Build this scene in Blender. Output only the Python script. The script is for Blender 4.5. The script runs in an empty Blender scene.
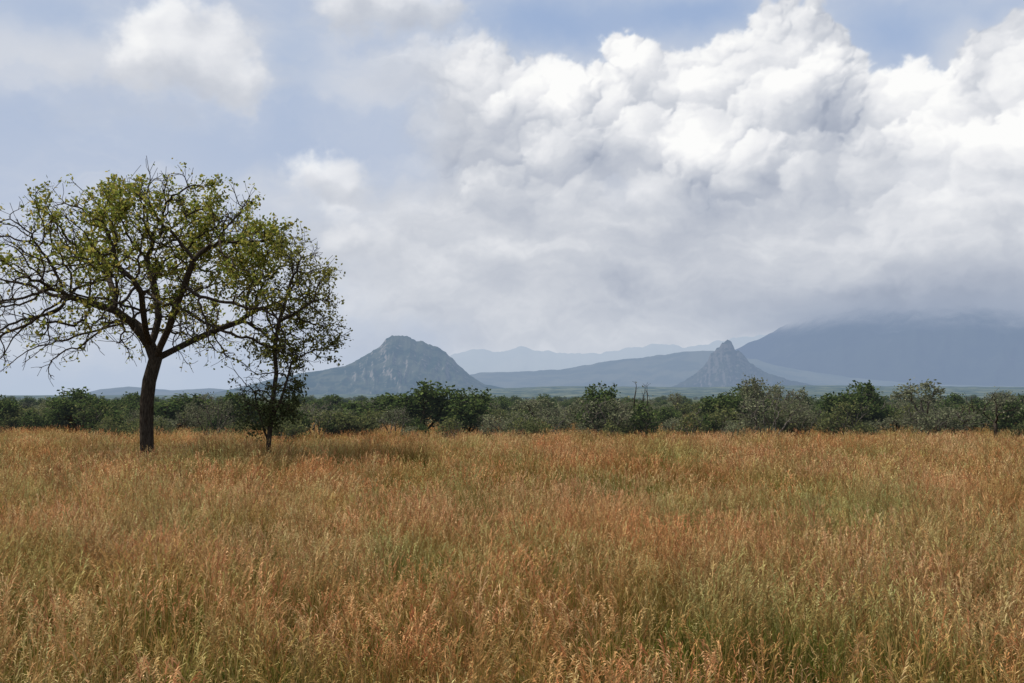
import bpy, math, random, time
import numpy as np
from mathutils import Vector, Matrix
T0 = time.time()
rng = np.random.default_rng(7)
random.seed(7)
scene = bpy.context.scene

# ---------------------------------------------------------------- camera
EYE = 3.2; F = 1000.0; HOR = 398.0
TH = math.atan((HOR-341.5)/F)
cam = bpy.data.cameras.new("camera"); camo = bpy.data.objects.new("camera", cam)
scene.collection.objects.link(camo); scene.camera = camo
cam.sensor_width = 36; cam.lens = 36*F/1024
cam.clip_start = 0.1; cam.clip_end = 120000
camo.location = (0, 0, EYE); camo.rotation_euler = (math.pi/2+TH, 0, 0)

def pdir(px, py):
    r = px-512; u = 341.5-py
    return np.array([r, F*math.cos(TH)-u*math.sin(TH), u*math.cos(TH)+F*math.sin(TH)])
def at_depth(px, py, d):
    v = pdir(px, py); v = v*(d/v[1]); return v[0], d, v[2]+EYE
def ae(px, py):
    v = pdir(px, py); return math.atan2(v[0], v[1]), v[2]/math.hypot(v[0], v[1])

# ---------------------------------------------------------------- numpy noise
_perm = rng.random((256, 256))
def vnoise(x, y):
    x = np.asarray(x, float); y = np.asarray(y, float)
    xi = np.floor(x).astype(int); yi = np.floor(y).astype(int)
    fx = x-xi; fy = y-yi
    fx = fx*fx*(3-2*fx); fy = fy*fy*(3-2*fy)
    g = lambda i, j: _perm[i & 255, j & 255]
    return (g(xi, yi)*(1-fx)+g(xi+1, yi)*fx)*(1-fy)+(g(xi, yi+1)*(1-fx)+g(xi+1, yi+1)*fx)*fy
def fbm(x, y, o=4, ridged=False, rough=.5):
    s = 0; a = .5; t = 0; c, sn = math.cos(.6), math.sin(.6)
    x = np.asarray(x, float); y = np.asarray(y, float)
    for k in range(o):
        n = vnoise(x+17.3*k, y+9.1*k)
        if ridged: n = 1-abs(2*n-1)
        s = s+a*n; t += a; a *= rough
        x, y = (x*c-y*sn)*2.03, (x*sn+y*c)*2.03
    return s/t

# ---------------------------------------------------------------- node helper
class X:
    nt = None
    def __init__(s, sock): s.s = sock
    def __add__(s, o): return mth('ADD', s, o)
    __radd__ = __add__
    def __sub__(s, o): return mth('SUBTRACT', s, o)
    def __rsub__(s, o): return mth('SUBTRACT', o, s)
    def __mul__(s, o): return mth('MULTIPLY', s, o)
    __rmul__ = __mul__
    def __truediv__(s, o): return mth('DIVIDE', s, o)
def put(sock, v):
    if isinstance(v, X): X.nt.links.new(v.s, sock)
    else: sock.default_value = v
def mth(op, *a, clamp=False):
    n = X.nt.nodes.new('ShaderNodeMath'); n.operation = op; n.use_clamp = clamp
    for i, v in enumerate(a): put(n.inputs[i], v)
    return X(n.outputs[0])
def smooth(v, lo, hi):
    n = X.nt.nodes.new('ShaderNodeMapRange'); n.interpolation_type = 'SMOOTHSTEP'
    put(n.inputs[0], v); put(n.inputs[1], lo); put(n.inputs[2], hi)
    return X(n.outputs[0])
def comb(x, y, z=0.0):
    n = X.nt.nodes.new('ShaderNodeCombineXYZ')
    for i, v in enumerate((x, y, z)): put(n.inputs[i], v)
    return X(n.outputs[0])
def noise(vec, scale, detail=4, rough=.5, dist=0.0):
    n = X.nt.nodes.new('ShaderNodeTexNoise')
    put(n.inputs['Vector'], vec); n.inputs['Scale'].default_value = scale
    n.inputs['Detail'].default_value = detail; n.inputs['Roughness'].default_value = rough
    n.inputs['Distortion'].default_value = dist
    return X(n.outputs[0])
def mixc(f, a, b, mode='MIX'):
    n = X.nt.nodes.new('ShaderNodeMix'); n.data_type = 'RGBA'; n.blend_type = mode
    put(n.inputs[0], f)
    for i, v in ((6, a), (7, b)):
        if isinstance(v, X): X.nt.links.new(v.s, n.inputs[i])
        else: n.inputs[i].default_value = (*v, 1)
    return X(n.outputs[2])
def newmat(name):
    m = bpy.data.materials.new(name); m.use_nodes = True
    m.node_tree.nodes.clear(); X.nt = m.node_tree
    out = m.node_tree.nodes.new('ShaderNodeOutputMaterial')
    m.cycles.emission_sampling = 'NONE'
    return m, out
def shader(t, **kw):
    n = X.nt.nodes.new(t)
    for k, v in kw.items():
        s = n.inputs[k]
        if isinstance(v, X): X.nt.links.new(v.s, s)
        elif isinstance(v, tuple) and len(v) == 3: s.default_value = (*v, 1)
        else: s.default_value = v
    return n.outputs[0]
def mixs(f, a, b):
    n = X.nt.nodes.new('ShaderNodeMixShader'); put(n.inputs[0], f)
    X.nt.links.new(a, n.inputs[1]); X.nt.links.new(b, n.inputs[2]); return n.outputs[0]
def position():
    n = X.nt.nodes.new('ShaderNodeNewGeometry'); return X(n.outputs['Position'])
def sep(v):
    n = X.nt.nodes.new('ShaderNodeSeparateXYZ'); put(n.inputs[0], v); return [X(o) for o in n.outputs]
def attr(name, out='Color'):
    n = X.nt.nodes.new('ShaderNodeAttribute'); n.attribute_name = name; return X(n.outputs[out])
def vlen(v):
    n = X.nt.nodes.new('ShaderNodeVectorMath'); n.operation = 'LENGTH'; put(n.inputs[0], v); return X(n.outputs['Value'])
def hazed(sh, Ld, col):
    """painted aerial perspective: glowing haze colour mixed over the surface by distance from origin"""
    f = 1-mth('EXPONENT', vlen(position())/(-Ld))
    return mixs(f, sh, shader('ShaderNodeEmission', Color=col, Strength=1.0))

# ---------------------------------------------------------------- sun + world
SUN_EL = math.radians(58); SUN_AZ = math.radians(-78)
sd = Vector((math.sin(SUN_AZ)*math.cos(SUN_EL), math.cos(SUN_AZ)*math.cos(SUN_EL), math.sin(SUN_EL)))
sun = bpy.data.lights.new("sun", 'SUN'); sun.energy = 4.9; sun.angle = math.radians(.6); sun.color = (1, .95, .87)
suno = bpy.data.objects.new("sun", sun); scene.collection.objects.link(suno)
suno.rotation_euler = sd.to_track_quat('Z', 'Y').to_euler(); suno.location = (0, 0, 60)
world = bpy.data.worlds.new("World"); scene.world = world; world.use_nodes = True
nt = world.node_tree; nt.nodes.clear(); X.nt = nt
wout = nt.nodes.new('ShaderNodeOutputWorld')
sky = nt.nodes.new('ShaderNodeTexSky'); sky.sky_type = 'NISHITA'; sky.sun_disc = False
sky.sun_elevation = SUN_EL; sky.sun_rotation = SUN_AZ; sky.air_density = 1; sky.dust_density = 2.5
bgs = nt.nodes.new('ShaderNodeBackground'); bgs.inputs[1].default_value = .12
nt.links.new(sky.outputs[0], bgs.inputs[0])
bgc = nt.nodes.new('ShaderNodeBackground'); bgc.inputs[0].default_value = (.56, .60, .68, 1); bgc.inputs[1].default_value = 1
nt.links.new(mixs(.65, bgs.outputs[0], bgc.outputs[0]), wout.inputs[0])
world.cycles.sampling_method = 'MANUAL'; world.cycles.sample_map_resolution = 128

# ---------------------------------------------------------------- sky backdrop with clouds (angular map on a far dome section)
CW, CH, CX, CY = 1500, 580, 750, 20
xs_, ys_ = np.meshgrid(np.arange(CW, dtype=float), np.arange(CH, dtype=float))
def cc(px, py):
    a, e = ae(px, py); return CX+1000*a, CY+1000*e
def blur(f, s):
    pad = int(3*s)+2; g = np.pad(f, pad, mode='edge')
    ky = np.fft.fftfreq(g.shape[0])[:, None]; kx = np.fft.rfftfreq(g.shape[1])[None]
    G = np.exp(-2*(math.pi*s)**2*(kx**2+ky**2))
    return np.fft.irfft2(np.fft.rfft2(g)*G, s=g.shape)[pad:-pad, pad:-pad]
def ss(v, lo, hi):
    t = np.clip((v-lo)/(hi-lo), 0, 1); return t*t*(3-2*t)
def warp(f, ax, ay):
    x = np.clip(xs_+ax, 0, CW-1.01); y = np.clip(ys_+ay, 0, CH-1.01)
    xi = x.astype(int); yi = y.astype(int); fx = x-xi; fy = y-yi
    return (f[yi, xi]*(1-fx)+f[yi, xi+1]*fx)*(1-fy)+(f[yi+1, xi]*(1-fx)+f[yi+1, xi+1]*fx)*fy
def lin(c):
    c = np.asarray(c, float)/255.; return np.where(c < .04045, c/12.92, ((c+.055)/1.055)**2.4)
def gs(lst, wxx=0, wyy=0):
    t = 0
    for px, py, rx, ry, amp in lst:
        x0, y0 = cc(px, py); t = t+amp*np.exp(-((xs_+wxx-x0)/rx)**2-((ys_+wyy-y0)/ry)**2)
    return t
def puffs(lobes, kids, r):
    Hm = np.full((CH, CW), -999.); S = []
    for px, py, rad in lobes:
        x, y = cc(px, py); S.append((x, y, (py-100)*.12+r.uniform(-5, 5), rad))
    def splat(x, y, z, q):
        x0, x1 = max(0, int(x-q)), min(CW, int(x+q)+2); y0, y1 = max(0, int(y-q)), min(CH, int(y+q)+2)
        if x1 <= x0 or y1 <= y0: return
        d = q*q-(xs_[y0:y1, x0:x1]-x)**2-(ys_[y0:y1, x0:x1]-y)**2
        h = np.where(d > 0, z+np.sqrt(np.maximum(d, 0)), -999)
        Hm[y0:y1, x0:x1] = np.maximum(Hm[y0:y1, x0:x1], h)
    gen = S
    for lv in range(len(kids)+1):
        nxt = []
        for (x, y, z, q) in gen:
            splat(x, y, z, q)
            if lv < len(kids):
                for _ in range(kids[lv]):
                    v = r.normal(size=3); v /= np.linalg.norm(v); v[2] = abs(v[2])*.9; v[1] = v[1]*.8+.18
                    k = r.uniform(.18, .52)
                    nxt.append((x+v[0]*q*.95, y+v[1]*q*.95, z+v[2]*q*.7, q*k))
        gen = nxt
    return Hm
rc = np.random.default_rng(4)
def F2(s, sx=1.0, o=5, rough=.55, off=0.): return fbm(xs_/s/sx+off, ys_/s+off*1.7, o, rough=rough)
w1 = (F2(60, o=5, off=3)-.5); w2 = (F2(60, o=5, off=31)-.5)
f1 = (F2(9, o=4, off=7)-.5); f2 = (F2(9, o=4, off=47)-.5)
lobes = [(398, 84, 30), (432, 76, 36), (475, 86, 38), (520, 100, 38), (562, 106, 38), (602, 108, 34), (640, 74, 36), (668, 90, 32), (705, 94, 32), (738, 74, 34),
         (768, 48, 36), (796, 34, 34), (815, 66, 34), (836, 112, 30), (785, 110, 46), (884, 114, 32), (915, 100, 34), (955, 102, 36), (990, 78, 38), (1030, 70, 42), (1080, 80, 50),
         (1140, 110, 50), (1210, 140, 50), (930, 160, 44), (985, 165, 46), (870, 172, 40), (820, 178, 42), (700, 150, 40), (640, 145, 42), (560, 155, 40), (485, 140, 40), (750, 170, 40), (1050, 150, 50),
         (660, 205, 38), (905, 225, 40), (960, 245, 42), (1030, 225, 46), (760, 238, 34), (840, 236, 34), (560, 215, 36), (500, 205, 36), (440, 130, 40), (1120, 200, 60)]
Hc = puffs(lobes, (13, 9, 5), rc)
m0 = (Hc > -500).astype(float); Hv = np.where(m0 > 0, Hc, 0)
def mblur(f, s): return blur(f*m0, s)/np.maximum(blur(m0, s), 1e-3)
Hs = mblur(Hv, 1.2); Hl = mblur(Hv, 8); Hb = mblur(Hv, 26)
def lam(Hh, k, s=(-.45, .78, .43)):
    gy, gx = np.gradient(Hh); gx = gx*k; gy = gy*k
    return (-gx*s[0]-gy*s[1]+s[2])/np.sqrt(gx*gx+gy*gy+1)
l1 = lam(Hs, .7); l2 = lam(Hl, 1.0); l3 = lam(Hb, 2.0)
ao = np.clip((Hs-Hl)/14, -1, 1); ao2 = np.clip((Hl-Hb)/22, -1, 1)
AX, AY = w1*34+f1*10, w2*34+f2*10
det = warp(.15*(l1-.43)+.12*(l2-.43)+.12*(l3-.43)+.05*ao+.04*ao2, AX, AY)
alpha = warp(blur(m0, 1.5), AX, AY)
x330, x470 = cc(340, 0)[0], cc(455, 0)[0]
left_fade = ss(xs_+w1*110, x330, x470); bot_fade = ss(ys_+w2*90+w1*60, CY+110, CY+225)
alpha_soft = warp(blur(m0, 9), AX*1.6, AY*1.6)
top_crisp = ss(ys_, CY+150, CY+260)*ss(xs_+w1*60, cc(420, 0)[0], cc(600, 0)[0])
alpha_c = (alpha*top_crisp+alpha_soft*(1-top_crisp))*left_fade
shade = gs([(515, 85, 80, 45, .17), (560, 105, 60, 30, .10), (800, 60, 55, 65, .22), (690, 152, 38, 24, .24), (950, 105, 85, 40, .20), (640, 70, 45, 30, .18), (540, 148, 34, 16, .24),
            (985, 235, 90, 40, .10), (1000, 180, 70, 30, .10), (856, 135, 46, 34, -.34), (730, 205, 110, 34, -.20), (610, 160, 60, 26, -.18), (705, 112, 60, 16, -.14), (930, 170, 60, 18, -.12),
            (950, 295, 200, 26, -.48), (720, 300, 150, 22, -.18), (440, 150, 50, 60, -.04), (790, 250, 80, 22, .08), (600, 255, 90, 25, -.04), (470, 130, 50, 16, -.10)], w1*50, w2*40)
strat = (fbm(xs_/95+w1*1.2, ys_/42+w2*1.2+5, 6, rough=.54)-.5); strat2 = (F2(34, 1.8, 5, .6, 21)-.5); fine = (F2(14, 1.3, 4, .6, 91)-.5)
crispx = .45+.55*ss(xs_, cc(420, 0)[0], cc(620, 0)[0])
contrast = (.18+.82*ss(ys_+w1*80, CY+130, CY+265))*crispx
haze_n = ss(F2(120, 1.2, 5, .55, 13), .35, .65)          # veils of thin cloud in front of the towers
contrast = contrast*(.5+.6*haze_n)
bri = .65+shade+det*contrast*1.8+strat*.64+strat2*.22+fine*.07  # sunlit and shaded sides of the clouds are baked into their colour
def ramp(t, stops):
    t = np.clip(t, 0, 1.1); ks = [s[0] for s in stops]
    return np.stack([np.interp(t, ks, [s[1][i] for s in stops]) for i in range(3)], -1)
CS = [(0, (144, 154, 173)), (.3, (176, 183, 197)), (.6, (205, 209, 217)), (.85, (236, 237, 240)), (1.02, (253, 253, 252))]
cum = ramp(bri, CS)
vn = fbm(xs_/230+w1*.6, ys_/70+w2, 6, rough=.56)
veil = ramp(ss(vn, .28, .72), [(0, (184, 196, 217)), (1, (208, 213, 223))])
blue = gs([(555, 26, 100, 38, 1.0), (700, 10, 60, 26, .9), (470, 62, 40, 16, .25), (885, 36, 50, 42, .9), (300, 70, 34, 60, .5), (60, 8, 90, 26, .6), (1000, 5, 60, 18, .5), (30, 120, 60, 24, .25), (250, 140, 80, 24, .2)], w1*60, w2*40)
bl = np.clip(blue, 0, 1)[..., None]*.92
veil = veil*(1-bl)+np.array([154, 176, 211])*bl
Hq = puffs([(150, 55, 26), (185, 50, 38), (215, 62, 34), (248, 78, 24), (170, 25, 26), (120, 62, 18), (350, 4, 30), (400, 0, 36), (440, 6, 30), (320, 168, 24), (345, 178, 24), (300, 165, 16),
            (345, 240, 26), (385, 250, 24), (515, 243, 16)], (9, 7), rc)
mq = (Hq > -500).astype(float); Hqv = np.where(mq > 0, Hq, 0)
Hq1 = blur(Hqv*mq, 7)/np.maximum(blur(mq, 7), 1e-3)
dq = warp(.4*(lam(Hq1, 1.0)-.43), AX, AY)
aq = ss(warp(blur(mq, 11), AX*1.7, AY*1.7)+(F2(26, 1.5, 6, .6, 61)-.5)*.7, .12, .98)
ext = gs([(170, 45, 130, 54, .55), (360, 235, 110, 50, .65), (335, 175, 60, 36, .35), (385, 10, 100, 30, .5), (460, 190, 70, 60, .5), (430, 290, 160, 34, .5), (520, 243, 30, 22, .5), (60, 110, 120, 40, .4), (600, 300, 160, 40, .5)], w1*80, w2*60)
ext = ss(ext+(F2(40, 1.6, 6, .58, 71)-.5)*.8, .15, .95)
sq = ramp(.72+dq+strat2*.25+strat*.2+gs([(195, 45, 55, 30, .17), (332, 168, 40, 20, .08), (400, 0, 80, 20, .02), (190, 100, 80, 14, -.14)], w1*30, w2*30), CS)
se = ramp(.62+strat*.5+strat2*.3, CS)
img = veil*(1-.8*ext[..., None])+se*.8*ext[..., None]
img = img*(1-aq[..., None]*.88)+sq*aq[..., None]*.88
deck = ss(xs_+w1*160, cc(300, 0)[0], cc(520, 0)[0])*(1-ss(ys_+w2*50, CY+170, CY+280))
dk = ramp(.59+strat*.70+strat2*.22+shade*.8, CS)
img = img*(1-deck[..., None])+dk*deck[..., None]
ac = (alpha_c*bot_fade)[..., None]
img = img*(1-ac)+cum*ac
hzf = np.exp(-np.maximum(ys_-CY-8, 0)/42.)[..., None]*.85
hc = ramp(ss(xs_, cc(200, 0)[0], cc(640, 0)[0]), [(0, (184, 197, 215)), (1, (197, 206, 219))])
img = img*(1-hzf)+hc*hzf
cb_ = gs([(960, 320, 190, 28, .85), (840, 318, 70, 14, .4)], w1*40, w2*24)[..., None]
img = img*(1-np.clip(cb_, 0, .9))+np.array([154, 166, 186])*np.clip(cb_, 0, .9)
imgL = lin(np.clip(img, 0, 255))
print("sky map", time.time()-T0)
fa = np.arange(-.60, .6001, .001); ca = np.arange(.64, 1.25, .03)
aa = np.concatenate([-ca[::-1], fa, ca]); fe = np.arange(-.012, .45, .001); ce = np.array([.47, .5, .55, .62, .7])
eeL = np.concatenate([fe, ce]); RD = 60000.
AA, EE = np.meshgrid(aa, eeL)
Vs = np.stack([np.sin(AA)*RD, np.cos(AA)*RD, EE*RD+EYE], -1).reshape(-1, 3)
ixx = np.clip(np.round(AA*1000+CX).astype(int), 0, CW-1); iyy = np.clip(np.round(EE*1000+CY).astype(int), 0, CH-1)
Cs = np.ones((Vs.shape[0], 4), np.float32); Cs[:, :3] = imgL[iyy, ixx].reshape(-1, 3)
fade = (np.clip((1.24-abs(AA))/.4, 0, 1)*np.clip((.70-EE)/.2, 0, 1)).reshape(-1)
ny_, nx_ = AA.shape
i0 = (np.arange(ny_-1)[:, None]*nx_+np.arange(nx_-1)[None]).ravel()
quads = np.stack([i0, i0+1, i0+nx_+1, i0+nx_], -1).astype(np.int32)
me = bpy.data.meshes.new("sky"); me.vertices.add(len(Vs)); me.vertices.foreach_set('co', Vs.astype(np.float32).ravel())
me.loops.add(quads.size); me.loops.foreach_set('vertex_index', quads.ravel())
me.polygons.add(len(quads)); me.polygons.foreach_set('loop_start', np.arange(0, quads.size, 4, dtype=np.int32))
me.update(calc_edges=True)
at_ = me.color_attributes.new('Col', 'FLOAT_COLOR', 'POINT'); at_.data.foreach_set('color', Cs.ravel())
at_ = me.attributes.new('fade', 'FLOAT', 'POINT'); at_.data.foreach_set('value', fade.astype(np.float32))
m, out = newmat("sky_clouds")
X.nt.links.new(mixs(attr('fade', 'Fac'), shader('ShaderNodeBsdfTransparent'), shader('ShaderNodeEmission', Color=attr('Col'), Strength=1.0)), out.inputs[0])
me.materials.append(m)
so = bpy.data.objects.new("sky", me); scene.collection.objects.link(so)

# ---------------------------------------------------------------- materials
def mat_leaf(name, tr=.35, haze=None):
    m, out = newmat(name)
    c = attr('Col')
    s = mixs(tr, shader('ShaderNodeBsdfDiffuse', Color=c), shader('ShaderNodeBsdfTranslucent', Color=c))
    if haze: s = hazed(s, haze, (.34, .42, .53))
    X.nt.links.new(s, out.inputs[0]); return m
def mat_bark(name, c1, c2):
    m, out = newmat(name)
    p = position(); x, y, z = sep(p)
    n = noise(comb(x*6, y*6, z*1.4), 3, 4, .65)
    col = mixc(smooth(n, .3, .7), c1, c2)
    b = X.nt.nodes.new('ShaderNodeBump'); b.inputs['Strength'].default_value = .8; b.inputs['Distance'].default_value = .04
    put(b.inputs['Height'], n)
    bs = X.nt.nodes.new('ShaderNodeBsdfDiffuse')
    X.nt.links.new(col.s, bs.inputs['Color']); X.nt.links.new(b.outputs[0], bs.inputs['Normal'])
    X.nt.links.new(bs.outputs[0], out.inputs[0]); return m
M_leaf = mat_leaf("leaf_foliage", .5)
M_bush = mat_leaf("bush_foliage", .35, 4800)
M_bark = mat_bark("bark", (.028, .022, .017), (.085, .07, .056))
M_twig = mat_bark("grey_bark", (.08, .07, .06), (.17, .155, .135))
def mat_grass():
    m, out = newmat("grass_blades")
    col = attr('Col'); pos = position()
    x, y, z = sep(pos)
    n1 = noise(comb(x*.7, y*1.1), .30, 4, .62)
    n2 = noise(comb(x, y, 5.0), 1.3, 2, .5)
    n3 = noise(comb(x, y*1.5, 11.0), .16, 4, .6)
    t = mixc(smooth(n1, .38, .62), (.70, .88, .56), (1.10, .94, .82))
    t = mixc(1.0, t, mixc(smooth(n3, .42, .62), (1.0, 1.0, 1.0), (.98, .80, .70)), 'MULTIPLY')
    t2 = mixc(smooth(n2, .3, .7), (.74, .74, .72), (1.12, 1.10, 1.06))
    c = mixc(1.0, mixc(1.0, col, t, 'MULTIPLY'), t2, 'MULTIPLY')
    s = mixs(.35, shader('ShaderNodeBsdfDiffuse', Color=c), shader('ShaderNodeBsdfTranslucent', Color=c))
    X.nt.links.new(s, out.inputs[0]); return m
M_grass = mat_grass()
def mat_ground():
    m, out = newmat("savanna_ground")
    pos = position(); d = vlen(pos)
    n = noise(pos, .12, 5, .6); nf = noise(pos, .004, 6, .6)
    near = mixc(smooth(n, .35, .65), (.07, .06, .025), (.17, .12, .055))
    far = mixc(smooth(nf, .38, .62), (.045, .065, .03), (.12, .12, .06))
    c = mixc(smooth(d, 80.0, 400.0), near, far)
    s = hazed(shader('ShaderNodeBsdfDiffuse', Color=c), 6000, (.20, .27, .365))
    X.nt.links.new(s, out.inputs[0]); return m
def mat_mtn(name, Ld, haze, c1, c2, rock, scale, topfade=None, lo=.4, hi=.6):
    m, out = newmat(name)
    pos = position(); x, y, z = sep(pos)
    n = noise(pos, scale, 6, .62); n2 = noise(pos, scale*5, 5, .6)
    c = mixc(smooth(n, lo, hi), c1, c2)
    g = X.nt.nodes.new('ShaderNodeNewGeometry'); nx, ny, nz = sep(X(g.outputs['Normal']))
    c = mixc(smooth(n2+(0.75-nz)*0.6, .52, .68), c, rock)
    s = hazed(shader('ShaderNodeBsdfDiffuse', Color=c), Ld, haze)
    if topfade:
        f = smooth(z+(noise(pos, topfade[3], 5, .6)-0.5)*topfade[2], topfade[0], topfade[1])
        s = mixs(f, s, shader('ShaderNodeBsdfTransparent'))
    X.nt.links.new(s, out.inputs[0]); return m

def mesh_obj(name, V, Fs, mats, cols=None, matidx=None, smoothf=None, link=True):
    me = bpy.data.meshes.new(name); me.from_pydata(np.asarray(V).tolist(), [], Fs)
    for m in mats: me.materials.append(m)
    if matidx is not None: me.polygons.foreach_set('material_index', np.asarray(matidx, dtype=np.int32))
    if smoothf is not None: me.polygons.foreach_set('use_smooth', np.asarray(smoothf, dtype=bool))
    if cols is not None:
        a = me.color_attributes.new('Col', 'FLOAT_COLOR', 'POINT')
        c4 = np.ones((len(V), 4), np.float32); c4[:, :3] = cols; a.data.foreach_set('color', c4.ravel())
    me.update()
    o = bpy.data.objects.new(name, me)
    if link: scene.collection.objects.link(o)
    return o

def build_ground():
    e = np.concatenate([-np.geomspace(59000, 20, 34), np.linspace(-15, 15, 7), np.geomspace(20, 59000, 34)])
    V = [(x, y, 0.0) for y in e for x in e]; n = len(e)
    Fs = [(j*n+i, j*n+i+1, (j+1)*n+i+1, (j+1)*n+i) for j in range(n-1) for i in range(n-1)]
    mesh_obj("ground", V, Fs, [mat_ground()])
build_ground()

# ---------------------------------------------------------------- mountains
def ridge(name, pts, R, df, db, mat, p=1.6, amp=.25, nx=420, ny=70, jag=.02, gs_=1.0):
    pts = np.array(pts, float)
    pxs = np.linspace(pts[0, 0], pts[-1, 0], nx); pys = np.interp(pxs, pts[:, 0], pts[:, 1])
    V = []
    a = np.arctan((pxs-512)/F)
    el = np.array([ae(px, py)[1] for px, py in zip(pxs, pys)])
    h = np.maximum(EYE+R*el, -20)
    h = h*(1+jag*(fbm(pxs*.12*gs_, pxs*0+R*.01, 4)-.5)*2)
    for t in np.linspace(-1, 1, ny):
        r = R+(t*df if t < 0 else t*db)
        f = (1-abs(t))**p
        n = fbm(pxs*.05*gs_+1.5*fbm(pxs*.03*gs_, pxs*0+t*3), np.full_like(pxs, t*3.0+R*.01), 5, True)
        w = 4*abs(t)*(1-abs(t))*amp
        z = h*(f+w*(n-.62))-12*abs(t)
        for ai, zi in zip(a, z): V.append((r*math.sin(ai), r*math.cos(ai), zi))
    Fs = [(j*nx+i, j*nx+i+1, (j+1)*nx+i+1, (j+1)*nx+i) for j in range(ny-1) for i in range(nx-1)]
    return mesh_obj(name, V, Fs, [mat], smoothf=[True]*len(Fs))
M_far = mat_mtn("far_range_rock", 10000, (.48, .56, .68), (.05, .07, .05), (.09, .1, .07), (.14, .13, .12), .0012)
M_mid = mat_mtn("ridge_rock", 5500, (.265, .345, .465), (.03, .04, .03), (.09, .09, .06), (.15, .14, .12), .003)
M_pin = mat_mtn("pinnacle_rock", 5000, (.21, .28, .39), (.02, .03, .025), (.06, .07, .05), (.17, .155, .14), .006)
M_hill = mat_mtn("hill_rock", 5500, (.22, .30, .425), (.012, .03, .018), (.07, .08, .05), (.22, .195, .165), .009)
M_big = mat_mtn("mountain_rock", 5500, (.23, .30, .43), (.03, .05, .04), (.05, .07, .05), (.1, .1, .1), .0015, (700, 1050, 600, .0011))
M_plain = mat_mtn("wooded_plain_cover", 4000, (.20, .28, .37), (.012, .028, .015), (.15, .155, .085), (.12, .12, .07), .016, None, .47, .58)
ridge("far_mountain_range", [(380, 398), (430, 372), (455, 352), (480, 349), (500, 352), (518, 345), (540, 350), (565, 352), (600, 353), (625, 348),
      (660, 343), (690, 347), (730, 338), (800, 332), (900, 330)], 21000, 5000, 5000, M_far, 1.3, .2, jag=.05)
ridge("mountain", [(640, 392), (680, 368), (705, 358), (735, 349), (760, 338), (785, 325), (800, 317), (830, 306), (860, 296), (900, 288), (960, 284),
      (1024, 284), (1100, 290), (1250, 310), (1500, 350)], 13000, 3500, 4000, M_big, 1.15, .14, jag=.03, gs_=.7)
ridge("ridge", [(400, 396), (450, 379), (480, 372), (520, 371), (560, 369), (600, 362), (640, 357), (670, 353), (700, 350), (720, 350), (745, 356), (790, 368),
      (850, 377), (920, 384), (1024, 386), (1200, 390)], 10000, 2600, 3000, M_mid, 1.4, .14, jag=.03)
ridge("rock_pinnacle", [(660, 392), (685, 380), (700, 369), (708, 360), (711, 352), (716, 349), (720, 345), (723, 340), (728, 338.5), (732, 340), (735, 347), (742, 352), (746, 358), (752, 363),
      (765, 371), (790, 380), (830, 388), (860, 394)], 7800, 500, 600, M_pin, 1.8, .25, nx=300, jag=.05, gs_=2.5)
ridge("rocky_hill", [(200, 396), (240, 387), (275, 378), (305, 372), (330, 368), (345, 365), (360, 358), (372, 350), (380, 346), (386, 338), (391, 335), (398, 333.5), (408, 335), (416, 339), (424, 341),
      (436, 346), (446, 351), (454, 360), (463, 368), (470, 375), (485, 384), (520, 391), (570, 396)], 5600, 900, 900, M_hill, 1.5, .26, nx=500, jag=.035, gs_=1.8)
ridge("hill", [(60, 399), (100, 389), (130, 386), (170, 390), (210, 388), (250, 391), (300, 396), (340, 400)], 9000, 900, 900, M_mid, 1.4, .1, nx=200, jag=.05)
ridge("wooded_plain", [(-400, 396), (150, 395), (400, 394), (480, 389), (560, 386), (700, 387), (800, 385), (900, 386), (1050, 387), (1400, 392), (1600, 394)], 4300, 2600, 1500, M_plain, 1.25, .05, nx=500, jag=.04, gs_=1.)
print("mountains", time.time()-T0)

# ---------------------------------------------------------------- trees
def colonize(attr_pts, seeds, D, dk, iters=140, up=0.0, jit=.12, seed=1):
    r = np.random.default_rng(seed)
    nodes = [np.array(p, float) for p, _ in seeds]; par = [q for _, q in seeds]
    at = np.array(attr_pts, float); N = np.array(nodes)
    d = np.linalg.norm(at[:, None]-N[None], axis=2); ni = d.argmin(1); nd = d.min(1); nch = {}
    for it in range(iters):
        N = np.array(nodes)
        v = at-N[ni]; v /= (np.linalg.norm(v, axis=1)[:, None]+1e-9)
        acc = np.zeros_like(N); np.add.at(acc, ni, v)
        new = []
        for i in np.unique(ni):
            if nch.get(i, 0) >= 3: continue
            g = acc[i]; l = np.linalg.norm(g)
            if l < 1e-6: continue
            g = g/l+r.normal(0, jit, 3); g[2] += up; g /= np.linalg.norm(g)
            new.append(N[i]+g*D); par.append(int(i)); nch[i] = nch.get(i, 0)+1
        if not new: break
        b = len(nodes); nodes += new; NN = np.array(new)
        d = np.linalg.norm(at[:, None]-NN[None], axis=2); m = d.min(1); mi = d.argmin(1)
        u_ = m < nd; ni = np.where(u_, mi+b, ni); nd = np.where(u_, m, nd)
        keep = nd > dk; at = at[keep]; ni = ni[keep]; nd = nd[keep]
        if len(at) == 0 or not u_.any(): break
    return np.array(nodes), np.array(par)
def radii(N, par, rt, tip):
    n = len(N); ch = [[] for _ in range(n)]
    for i, p in enumerate(par):
        if p >= 0: ch[p].append(i)
    tips = sum(1 for c in ch if not c)
    ex = math.log(max(tips, 3))/math.log(rt/tip)
    R = np.zeros(n)
    for i in reversed(range(n)):
        R[i] = tip if not ch[i] else sum(R[c]**ex for c in ch[i])**(1/ex)
    return R, ch
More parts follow.
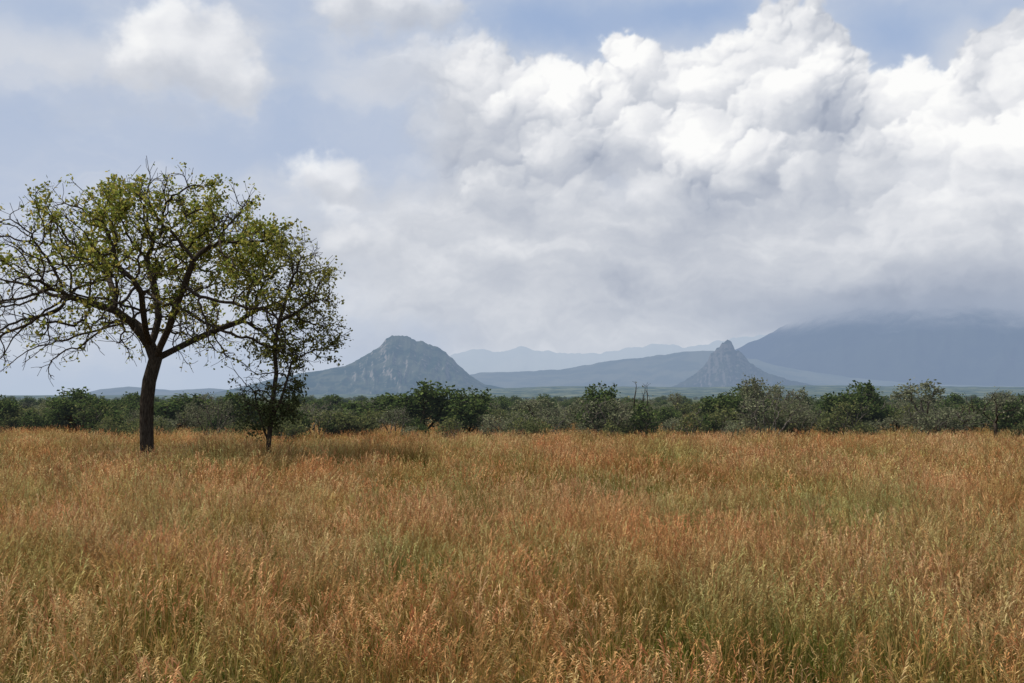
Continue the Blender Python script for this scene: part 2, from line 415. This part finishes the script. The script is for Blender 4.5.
def tubes(N, par, R, ch, sides=6):
    V = []; Fs = []; stack = [(0, -1)]
    while stack:
        s, p = stack.pop(); chain = [s]
        while ch[chain[-1]]:
            c = sorted(ch[chain[-1]], key=lambda k: -R[k])
            for k in c[1:]: stack.append((k, chain[-1]))
            chain.append(c[0])
        P = [N[i] for i in chain]; r = [R[i] for i in chain]
        if p >= 0: P = [N[p]]+P; r = [min(R[p], R[s]*1.15)]+r
        if len(P) < 2: continue
        k = sides if r[0] > .05 else (4 if r[0] > .02 else 3)
        P = np.array(P); T = np.gradient(P, axis=0); T /= np.linalg.norm(T, axis=1)[:, None]+1e-9
        ref = np.array([1., 0, 0]) if abs(T[0][0]) < .8 else np.array([0, 1., 0]); b0 = len(V)
        for j in range(len(P)):
            u = ref-T[j]*ref.dot(T[j]); u /= np.linalg.norm(u)+1e-9; ref = u; w = np.cross(T[j], u)
            for q in range(k):
                a = 2*math.pi*q/k; V.append(P[j]+(u*math.cos(a)+w*math.sin(a))*r[j])
        for j in range(len(P)-1):
            for q in range(k):
                a = b0+j*k+q; b = b0+j*k+(q+1) % k; Fs.append((a, b, b+k, a+k))
    return V, Fs
def leaves(C, size, colfn, r, elong=1.6):
    n = len(C)
    u = r.normal(size=(n, 3)); u /= np.linalg.norm(u, axis=1)[:, None]
    w = r.normal(size=(n, 3)); w -= u*(u*w).sum(1)[:, None]; w /= np.linalg.norm(w, axis=1)[:, None]
    s = size*(.6+.8*r.random(n))[:, None]
    V = np.stack([C-u*s*elong*.5, C+w*s*.5, C+u*s*elong*.5, C-w*s*.5], axis=1).reshape(-1, 3)
    return V, [(4*i, 4*i+1, 4*i+2, 4*i+3) for i in range(n)], np.repeat(colfn(C, r), 4, axis=0)
def smooth_nodes(N, par, it=2, keep=1):
    for _ in range(it):
        M = N.copy(); cnt = np.ones(len(N))
        for i, p in enumerate(par):
            if p >= 0: M[i] += N[p]; cnt[i] += 1; M[p] += N[i]; cnt[p] += 1
        M /= cnt[:, None]; M[:keep] = N[:keep]; N = N*.5+M*.5
    return N
def make_tree(name, att, seeds, D, dk, rt, tip, leafn, leafsize, leafspread, colfn, probfn, mats, seed=1, up=0, link=True, sides=8, twigs=2, twl=.5, rleaf=3.0, jit=.12, elong=1.6):
    r = np.random.default_rng(seed)
    N, par = colonize(att, seeds, D, dk, up=up, jit=jit, seed=seed)
    N = smooth_nodes(N, par, 2, 1)
    R, ch = radii(N, par, rt, tip)
    ex = []; ep = []; base = len(N)
    for i in range(len(N)):
        if R[i] < tip*rleaf:
            for _ in range(r.poisson(twigs)):
                d = r.normal(size=3)
                if par[i] >= 0:
                    q = N[i]-N[par[i]]; d = d*.6+q/(np.linalg.norm(q)+1e-9)
                d /= np.linalg.norm(d); l = twl*(.5+r.random())
                a = N[i]+d*l*.5+r.normal(0, .04*l, 3); b = a+d*l*.5+r.normal(0, .12*l, 3)
                ex.append(a); ep.append(i); ex.append(b); ep.append(base+len(ex)-2)
    if ex: N = np.vstack([N, ex]); par = np.concatenate([par, ep])
    R, ch = radii(N, par, rt, tip)
    V, Fs = tubes(N, par, R, ch, sides); nb = len(Fs)
    thin = np.where(R < tip*1.7)[0]
    cnt = r.poisson(leafn*np.clip(probfn(N[thin]), 0, 3))
    C = np.repeat(N[thin], cnt, axis=0); C = C+r.normal(0, leafspread, C.shape)
    LV, LF, LC = leaves(C, leafsize, colfn, r, elong)
    b = len(V); V = np.vstack([np.array(V), LV])
    Fs = Fs+[tuple(k+b for k in f) for f in LF]
    print(name, "leaves", len(LF), "wood", nb)
    return mesh_obj(name, V, Fs, mats, np.vstack([np.full((b, 3), .1), LC]), [0]*nb+[1]*len(LF), [True]*nb+[False]*len(LF), link)
def palette(cs):
    cs = np.array(cs)
    return lambda C, r: cs[r.integers(0, len(cs), len(C))]*(.7+.6*r.random(len(C)))[:, None]
def seeds_from(polys):
    out = []; starts = []
    for (pp, pi, pts) in polys:
        ids = []; prev = -1 if pp is None else starts[pp][pi]
        for p in pts: out.append((p, prev)); prev = len(out)-1; ids.append(prev)
        starts.append(ids)
    return out
K = .048
def L(px, py, y=0): return ((px-147)*K, y, (464-py)*K)
trunk = [L(147, 470), L(147, 450), L(145.5, 425), L(144.5, 400), L(147, 380), L(150, 362), L(149, 350)]
polys = [(None, 0, trunk),
         (0, 6, [L(143, 338, -.2), L(132, 322, -.5), L(118, 312, -.8), L(100, 306, -1.2), L(80, 300, -1.6)]),
         (0, 6, [L(149, 336, .3), L(151, 318, .7), L(146, 296, 1.0), L(138, 272, 1.3), L(130, 250, 1.5)]),
         (0, 5, [L(160, 347, -.3), L(171, 330, -.8), L(180, 310, -1.2), L(192, 288, -1.6), L(205, 262, -2)]),
         (0, 5, [L(163, 350, .5), L(182, 340, 1.2), L(205, 326, 1.9), L(228, 315, 2.4)]),
         (0, 6, [L(150, 335, -1.0), L(155, 315, -1.9), L(160, 295, -2.9)]),
         (1, 2, [L(112, 295, .2), L(98, 275, 1.0), L(84, 255, 1.8)]),
         (0, 6, [L(140, 340, 1.0), L(125, 325, 2.1), L(105, 312, 3.0)])]
r1 = np.random.default_rng(11)
att = []
while len(att) < 3600:
    B = r1.uniform((-8.2, -6.6, 4.0), (8.0, 6.6, 14.3), (4000, 3)); x, y, z = B.T
    cx = x+.2
    rho = (abs(cx/8.0)**2.4+abs(y/6.5)**2.4); ir = np.maximum(0, 1-rho)
    top = 6.3+7.7*(1-.08*np.maximum(cx, 0)/7-.06*np.maximum(-cx, 0)/7)*ir**(1/2.7)+(fbm(x*.7+40, y*.7, 2)-.5)*2.4
    low = 4.7+2.4*np.maximum(0, 1-rho**.5)+(fbm(x*.5+20, y*.5, 3)-.5)*2.2
    q = (z-low)/(top-low+1e-6); dens = .2+.8*np.maximum(q, rho)**1.5
    cl = fbm(x*.55+3+z*.13, y*.55+z*.6, 3)
    ok = (rho < 1) & (z < top) & (z > low) & (r1.random(4000) < dens) & (cl > .47)
    att += B[ok].tolist()
att = att[:3600]
def prob_main(P):
    cl = fbm(P[:, 0]*.9+P[:, 1]*.5+7, P[:, 2]*.9+P[:, 1]*.6, 3)
    up = np.clip((P[:, 2]-5.5)/5, .16, 1)
    side = np.clip(1.0+P[:, 0]*.07, .4, 1.5)
    return np.clip((cl-.44)*10, .03, 2.2)*up*side
main = make_tree("savanna_tree", att, seeds_from(polys), .30, .34, .34, .0115, 4.2, .11, .14,
    palette([(.25, .265, .05), (.30, .285, .06), (.19, .22, .045), (.13, .165, .035), (.33, .28, .075)]), prob_main, [M_bark, M_leaf], seed=3, twigs=1.0, twl=.5, rleaf=3.2, jit=.22)
bx, by, _ = at_depth(147, 464, 48); main.location = (bx, by, 0)
def L2(px, py, y=0): return ((px-270)*K, y, (464-py)*K)
pol2 = [(None, 0, [L2(269, 470), L2(271, 445), L2(267, 422), L2(272, 398), L2(276, 374), L2(271, 350), L2(276, 325), L2(284, 300), L2(288, 280)]),
        (0, 1, [L2(262, 425, .2), L2(255, 408, .5), L2(250, 388, .6)]),
        (0, 2, [L2(281, 402, -.3), L2(288, 380, -.4), L2(292, 360, -.3)]),
        (0, 6, [L2(265, 310, .3), L2(258, 290, .4)]), (0, 6, [L2(296, 315, -.5), L2(310, 305, -.7)])]
att = []
while len(att) < 1450:
    x = r1.uniform(-2.6, 3.9); y = r1.uniform(-2, 2); z = r1.uniform(.8, 11.3)
    px = 270+x/K; py = 464-z/K
    a = ((px-269)/36)**2+((py-382)/54)**2+(y/1.5)**2
    b = ((px-290)/44)**2+((py-284)/50)**2+(y/1.9)**2
    c_ = ((px-320)/24)**2+((py-325)/38)**2+(y/1.3)**2
    if (a < 1 or b < 1 or c_ < 1) and fbm(x*.8+3, z*.8+y*.7, 2) > .42: att.append((x, y, z))
def prob2(P):
    cl = fbm(P[:, 0]*.9+P[:, 1]*.5+2, P[:, 2]*.9, 3)
    return np.clip((cl-.38)*7, .08, 2)*np.where(P[:, 2] < 6, 2.1, .95)
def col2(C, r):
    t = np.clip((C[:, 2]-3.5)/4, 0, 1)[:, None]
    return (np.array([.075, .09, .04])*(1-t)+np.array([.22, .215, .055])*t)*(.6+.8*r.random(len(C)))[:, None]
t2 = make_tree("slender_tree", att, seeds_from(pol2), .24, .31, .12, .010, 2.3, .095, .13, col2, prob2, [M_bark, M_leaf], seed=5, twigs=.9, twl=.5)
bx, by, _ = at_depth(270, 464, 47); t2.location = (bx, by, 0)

def blob_att(n, h, w, low, r, flat=2.0, lobes=5):
    pts = []; Ls = [(r.uniform(-.5, .5)*w, r.uniform(-.5, .5)*w, h*r.uniform(.5, .8), w*r.uniform(.3, .5), h*r.uniform(.2, .32)) for _ in range(lobes)]
    while len(pts) < n:
        x, y = r.uniform(-w, w, 2); z = r.uniform(low, h)
        for (a, b, c, s, t) in Ls:
            if ((x-a)/s)**2+((y-b)/s)**2+abs((z-c)/t)**flat < 1: pts.append((x, y, z)); break
    return pts
GREEN = [(.055, .085, .026), (.075, .11, .032), (.11, .14, .042), (.04, .058, .02)]
GREY = [(.13, .145, .078), (.17, .18, .10), (.095, .11, .055), (.20, .20, .12)]
OLIVE = [(.10, .12, .042), (.135, .15, .052), (.17, .17, .065), (.075, .09, .038)]
protos = {}
def proto(key, h, w, low, pal, n=200, leafn=3, ls=.12, stems=4, seed=1, bark=M_twig, rt=.09, lobes=5, flat=2.0, spread=.16, trunkh=.0, clump=.4):
    r = np.random.default_rng(seed)
    att = blob_att(n, h, w, low, r, flat, lobes)
    ps = [(None, 0, [(0, 0, -.1), (0.03, 0, trunkh*.5+.05), (0, .02, trunkh+.1)])]
    for k in range(stems):
        a = 2*math.pi*(k+r.random())/stems
        ps.append((0, 2, [(math.cos(a)*.25, math.sin(a)*.25, trunkh+.35), (math.cos(a)*.5, math.sin(a)*.5, trunkh+.7)]))
    pf = lambda P: np.clip((fbm(P[:, 0]*1.1+seed, P[:, 2]*1.1+P[:, 1]*.8, 3)-clump)*8+.3, .1, 2)
    protos[key] = make_tree("proto_"+key, att, seeds_from(ps), .22, .32, rt, .009, leafn*1.3, ls, spread, palette(pal), pf, [bark, M_bush], seed=seed, twigs=1.0, twl=.35, link=False, sides=5)
proto('shrub_a', 3.0, 2.0, .3, OLIVE, 230, 2.8, .12, seed=21)
proto('shrub_b', 2.7, 2.3, .3, GREY, 230, 2.2, .11, seed=22, stems=6)
proto('shrub_c', 3.2, 1.7, .3, GREEN, 220, 3.2, .13, seed=23)
proto('shrub_d', 2.4, 2.6, .3, OLIVE, 240, 2.4, .12, seed=24, stems=6)
proto('shrub_e', 3.4, 2.0, .6, GREY, 230, 1.5, .10, seed=25, stems=5, clump=.46)
proto('flat_acacia', 4.6, 1.7, 3.2, GREY, 170, 2.0, .11, seed=26, stems=3, trunkh=1.9, rt=.09, flat=4)
proto('round_tree', 4.8, 1.9, .7, GREEN, 420, 4.0, .15, seed=27, stems=4, trunkh=.6, rt=.14, lobes=7, spread=.2)
proto('wide_tree', 4.2, 2.6, .7, GREEN, 420, 3.6, .15, seed=28, stems=5, trunkh=.4, rt=.14, lobes=8, spread=.2)
proto('thorn_bush', 4.2, 3.0, .6, GREY, 480, 1.5, .10, seed=29, stems=7, rt=.12, lobes=8, clump=.46)
proto('snag', 4.6, 1.1, 1.6, GREY, 130, .12, .1, seed=30, stems=3, bark=M_bark, trunkh=1.0, rt=.10)
proto('snag_b', 4.6, 1.3, 2.4, GREY, 150, .35, .1, seed=33, stems=3, bark=M_bark, trunkh=1.7, rt=.085, lobes=4)
print("trees", time.time()-T0)

def scatter(name, coll, pts, rots, scls, idx):
    me = bpy.data.meshes.new(name); me.from_pydata([tuple(p) for p in pts], [], [])
    for nm, typ, dat in (('rot', 'FLOAT_VECTOR', rots), ('scl', 'FLOAT_VECTOR', scls)):
        a = me.attributes.new(nm, typ, 'POINT'); a.data.foreach_set('vector', np.asarray(dat, np.float32).ravel())
    a = me.attributes.new('idx', 'INT', 'POINT'); a.data.foreach_set('value', np.asarray(idx, np.int32))
    o = bpy.data.objects.new(name, me); scene.collection.objects.link(o)
    g = bpy.data.node_groups.new(name+"_nodes", 'GeometryNodeTree')
    g.interface.new_socket('Geometry', in_out='INPUT', socket_type='NodeSocketGeometry')
    g.interface.new_socket('Geometry', in_out='OUTPUT', socket_type='NodeSocketGeometry')
    gi = g.nodes.new('NodeGroupInput'); go = g.nodes.new('NodeGroupOutput')
    ci = g.nodes.new('GeometryNodeCollectionInfo'); ci.inputs['Collection'].default_value = coll
    ci.inputs['Separate Children'].default_value = True; ci.inputs['Reset Children'].default_value = True
    iop = g.nodes.new('GeometryNodeInstanceOnPoints'); iop.inputs['Pick Instance'].default_value = True
    def na(nm, t):
        n = g.nodes.new('GeometryNodeInputNamedAttribute'); n.data_type = t; n.inputs['Name'].default_value = nm; return n.outputs['Attribute']
    g.links.new(gi.outputs[0], iop.inputs['Points']); g.links.new(ci.outputs[0], iop.inputs['Instance'])
    g.links.new(na('idx', 'INT'), iop.inputs['Instance Index'])
    g.links.new(na('scl', 'FLOAT_VECTOR'), iop.inputs['Scale'])
    e2r = g.nodes.new('FunctionNodeEulerToRotation'); g.links.new(na('rot', 'FLOAT_VECTOR'), e2r.inputs[0])
    g.links.new(e2r.outputs[0], iop.inputs['Rotation']); g.links.new(iop.outputs[0], go.inputs[0])
    o.modifiers.new("scatter", 'NODES').node_group = g
    return o
def make_coll(name, objs):
    c = bpy.data.collections.new(name)
    for i, o in enumerate(objs): o.name = "%s_%02d" % (name, i); c.objects.link(o)
    return c
rb = np.random.default_rng(5)
keys = ['shrub_a', 'shrub_b', 'shrub_c', 'shrub_d', 'shrub_e', 'flat_acacia', 'round_tree', 'wide_tree']
pm = {k: protos[k].data for k in protos}
cb = make_coll("shrub", [protos[k] for k in keys])
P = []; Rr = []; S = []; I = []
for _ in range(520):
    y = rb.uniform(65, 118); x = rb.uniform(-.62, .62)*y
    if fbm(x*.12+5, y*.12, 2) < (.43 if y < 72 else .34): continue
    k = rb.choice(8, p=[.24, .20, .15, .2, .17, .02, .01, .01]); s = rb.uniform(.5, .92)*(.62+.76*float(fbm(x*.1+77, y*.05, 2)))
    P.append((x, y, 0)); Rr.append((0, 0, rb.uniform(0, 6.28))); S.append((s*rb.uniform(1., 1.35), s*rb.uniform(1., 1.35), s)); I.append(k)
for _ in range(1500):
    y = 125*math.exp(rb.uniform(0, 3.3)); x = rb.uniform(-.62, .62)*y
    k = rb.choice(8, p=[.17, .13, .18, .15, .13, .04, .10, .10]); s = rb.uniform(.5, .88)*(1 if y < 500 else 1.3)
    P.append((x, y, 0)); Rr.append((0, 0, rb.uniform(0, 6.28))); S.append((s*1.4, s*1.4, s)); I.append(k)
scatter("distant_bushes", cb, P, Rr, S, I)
def place(key, name, px, d, toppy, wpx=None, rz=0.0):
    me = pm[key]; vs = np.array([v.co for v in me.vertices]); h = vs[:, 2].max()
    w = np.percentile(vs[:, 0], 98)-np.percentile(vs[:, 0], 2)
    x, y, z = at_depth(px, toppy, d); o = bpy.data.objects.new(name, me); scene.collection.objects.link(o)
    sz = z/h; sx = sz if wpx is None else wpx*d/F/w
    o.location = (x, d, 0); o.scale = (sx, sx, sz); o.rotation_euler = (0, 0, rz); return o
place('round_tree', "leafy_tree", 424, 74, 378, 46, 1.0)
place('round_tree', "leafy_tree", 467, 72, 385, 40, 3.0)
place('wide_tree', "leafy_tree", 82, 80, 386, 56, .4)
place('round_tree', "leafy_tree", 176, 84, 391, 46, 2.2)
place('wide_tree', "leafy_tree", 735, 78, 383, 54, 5.1)
place('wide_tree', "leafy_tree", 372, 88, 392, 60, 4.1)
place('wide_tree', "leafy_tree", 240, 76, 390, 46, 2.8)
place('thorn_bush', "thorn_bush", 770, 70, 387, 62, .3)
place('thorn_bush', "thorn_bush", 318, 74, 400, 66, 1.3)
place('thorn_bush', "thorn_bush", 940, 72, 403, 76, 2.3)
place('thorn_bush', "thorn_bush", 212, 70, 391, 44, 4.3)
place('snag', "bare_tree", 641, 74, 381, 22, 0)
place('snag_b', "bare_tree", 995, 70, 386, 26, 2)
place('snag_b', "bare_tree", 966, 76, 391, 20, 4)
place('flat_acacia', "acacia_tree", 926, 72, 377, 38, 0)
place('flat_acacia', "acacia_tree", 540, 90, 396, 30, 1)
place('wide_tree', "leafy_tree", 2, 80, 388, 30, 1.4)
place('wide_tree', "leafy_tree", 600, 88, 401, 44, 3.4)
place('round_tree', "leafy_tree", 845, 90, 400, 40, 3.9)

# ---------------------------------------------------------------- grass
LG = np.array([(.17, .20, .048), (.22, .24, .062), (.28, .27, .08), (.13, .155, .042)])
LD = np.array([(.44, .33, .145), (.38, .27, .115), (.50, .39, .19), (.32, .215, .09)])
HD = np.array([(.55, .38, .23), (.47, .28, .165), (.72, .58, .39), (.62, .47, .29), (.38, .195, .12)])
def patch(seed, nleaf, nculm, rad, w, green, hh=.95, nsp=7, seg=4):
    r = np.random.default_rng(seed); V = []; Fs = []; C = []
    def ribbon(P, W, c0, c1, yaw):
        s = np.array([math.cos(yaw), math.sin(yaw), 0]); b = len(V); n = len(P)
        for j, p in enumerate(P):
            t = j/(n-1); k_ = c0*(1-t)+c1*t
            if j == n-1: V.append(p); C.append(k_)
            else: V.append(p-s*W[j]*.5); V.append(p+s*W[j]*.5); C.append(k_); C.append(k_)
        for j in range(n-2): Fs.append((b+2*j, b+2*j+1, b+2*j+3)); Fs.append((b+2*j, b+2*j+3, b+2*j+2))
        Fs.append((b+2*(n-2), b+2*(n-2)+1, b+2*(n-1)))
    nt_ = 5; tc_ = r.uniform(-rad, rad, (nt_, 2))
    def root():
        if r.random() < .7: return np.append(tc_[r.integers(nt_)]+r.normal(0, .05, 2), 0)
        return np.append(r.uniform(-rad, rad, 2), 0)
    for _ in range(nleaf):
        p = root(); a = r.uniform(0, 6.28); d = np.array([math.cos(a), math.sin(a), 0]); l = hh*r.uniform(.35, .85); bend = r.uniform(.1, .8)*l
        P_ = [p+d*bend*(t**2)+np.array([0, 0, l*(t-.30*bend/l*t**3)]) for t in np.linspace(0, 1, seg)]
        c = (LG if r.random() < green else LD)[r.integers(4)]*r.uniform(.75, 1.2)
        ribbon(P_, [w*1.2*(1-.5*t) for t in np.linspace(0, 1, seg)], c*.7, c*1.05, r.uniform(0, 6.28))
    for _ in range(nculm):
        p = root(); a = r.normal(0, 1.3); d = np.array([math.cos(a), math.sin(a), 0]); l = hh*r.uniform(.7, 1.42); bend = r.uniform(.05, .5)*l
        P_ = [p+d*bend*(t**2.2)+np.array([0, 0, l*t*(1-.12*t*bend/l)]) for t in np.linspace(0, 1, seg)]
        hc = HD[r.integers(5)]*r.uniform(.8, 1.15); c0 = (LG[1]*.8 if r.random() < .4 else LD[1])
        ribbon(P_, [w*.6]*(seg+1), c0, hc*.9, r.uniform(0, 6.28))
        top = P_[-1]; dn = P_[-1]-P_[-2]; dn /= np.linalg.norm(dn)
        hl = r.uniform(.16, .36)*hh; droop = r.uniform(.0, 1.0)
        for k in range(nsp):
            t = k/nsp; q = top-dn*hl*(1-t)
            aa_ = r.uniform(0, 6.28); sdv = np.array([math.cos(aa_), math.sin(aa_), 0])*r.uniform(.1, .5)+dn*(1.0-droop*.8)+d*.35
            sdv /= np.linalg.norm(sdv)+1e-9; sl = r.uniform(.055, .115)*hh*(1.3 if w > .012 else 1)
            e_ = q+sdv*sl-np.array([0, 0, droop*sl*.45]); m_ = q+sdv*sl*.5
            ribbon([q, m_, e_], [w*.6, w*1.2], hc, hc*1.1, r.uniform(0, 6.28))
    return np.array(V), np.array(Fs), np.array(C)
TYPES = [(1., 1.05, .28, .92), (1., 1., .42, .95), (1., 1.25, .25, .9), (1.3, .55, .70, .80), (1.4, .30, .92, .70), (1.15, .85, .52, .88)]
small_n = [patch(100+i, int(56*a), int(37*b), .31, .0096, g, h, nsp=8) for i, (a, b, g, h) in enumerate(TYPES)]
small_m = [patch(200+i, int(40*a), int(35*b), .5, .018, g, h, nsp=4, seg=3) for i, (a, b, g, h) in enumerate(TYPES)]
def tile(key, smalls, choose, n, sp, seed, hs=(.62, 1.2)):
    """square of sward assembled from tufts, welded to one mesh"""
    r = np.random.default_rng(seed); V = []; Fs = []; C = []; b = 0
    for i in range(n):
        for j in range(n):
            v, f, c = smalls[r.choice(choose)]; a = r.uniform(-1, 1)+(math.pi if r.random() < .25 else 0)
            s = r.uniform(*hs); R = np.array([[math.cos(a), -math.sin(a), 0], [math.sin(a), math.cos(a), 0], [0, 0, 1]])
            V.append((v@R.T)*np.array([1, 1, s])+np.array([(i-(n-1)/2)*sp+r.normal(0, .08), (j-(n-1)/2)*sp+r.normal(0, .08), 0]))
            Fs.append(f+b); C.append(c*r.uniform(.76, 1.2)); b += len(v)
    V = np.vstack(V).astype(np.float32); Fs = np.vstack(Fs).astype(np.int32); C = np.vstack(C)
    me = bpy.data.meshes.new("grass"); me.vertices.add(len(V)); me.vertices.foreach_set('co', V.ravel())
    me.loops.add(Fs.size); me.loops.foreach_set('vertex_index', Fs.ravel())
    me.polygons.add(len(Fs)); me.polygons.foreach_set('loop_start', np.arange(0, Fs.size, 3, dtype=np.int32))
    me.update(calc_edges=True); me.materials.append(M_grass)
    a = me.color_attributes.new('Col', 'FLOAT_COLOR', 'POINT'); c4 = np.ones((len(V), 4), np.float32); c4[:, :3] = C; a.data.foreach_set('color', c4.ravel())
    return bpy.data.objects.new("grass_"+key, me)
DRY, MIX, GRN = [0, 1, 2, 2, 0, 5], [0, 1, 4, 3, 5, 2], [3, 4, 4, 1, 3]
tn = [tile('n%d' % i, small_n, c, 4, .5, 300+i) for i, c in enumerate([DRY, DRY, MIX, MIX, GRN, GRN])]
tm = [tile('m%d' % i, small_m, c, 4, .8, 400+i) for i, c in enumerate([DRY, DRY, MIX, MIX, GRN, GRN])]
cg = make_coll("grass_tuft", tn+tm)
P = []; Rr = []; S = []; I = []
rg = np.random.default_rng(9)
def lay(y0, y1, sp, off, sc=1.0):
    y = y0
    while y < y1:
        hw = .56*y+3
        for x in np.arange(-hw, hw, sp)+rg.uniform(0, sp):
            X_ = x+rg.normal(0, sp*.06); Y_ = y+rg.normal(0, sp*.06)
            g = float(fbm(X_*.15+50, Y_*.10+50, 4))+rg.normal(0, .05)-.0013*(Y_-12)
            k = (4 if g > .565 else 2 if g > .46 else 0)+int(rg.integers(2))
            s = .64+.62*float(fbm(X_*.3+9, Y_*.3+3, 3))
            P.append((X_, Y_, 0)); Rr.append((0, 0, rg.integers(4)*math.pi/2+rg.normal(0, .15)))
            S.append((sc, sc, s*rg.uniform(.93, 1.07)*(.85 if Y_ > 58 else 1))); I.append(k+off)
        y += sp
lay(6, 26, 1.85, 0); lay(27.2, 62, 2.9, 6); lay(64.5, 95, 3.4, 6, 1.15); lay(98, 135, 5.0, 6, 1.6)
scatter("savanna_grass", cg, P, Rr, S, I)
print("grass instances", len(P), [len(o.data.polygons) for o in tn+tm], time.time()-T0)

scene.view_settings.view_transform = 'Standard'; scene.view_settings.look = 'None'
scene.view_settings.exposure = 0; scene.view_settings.gamma = 1
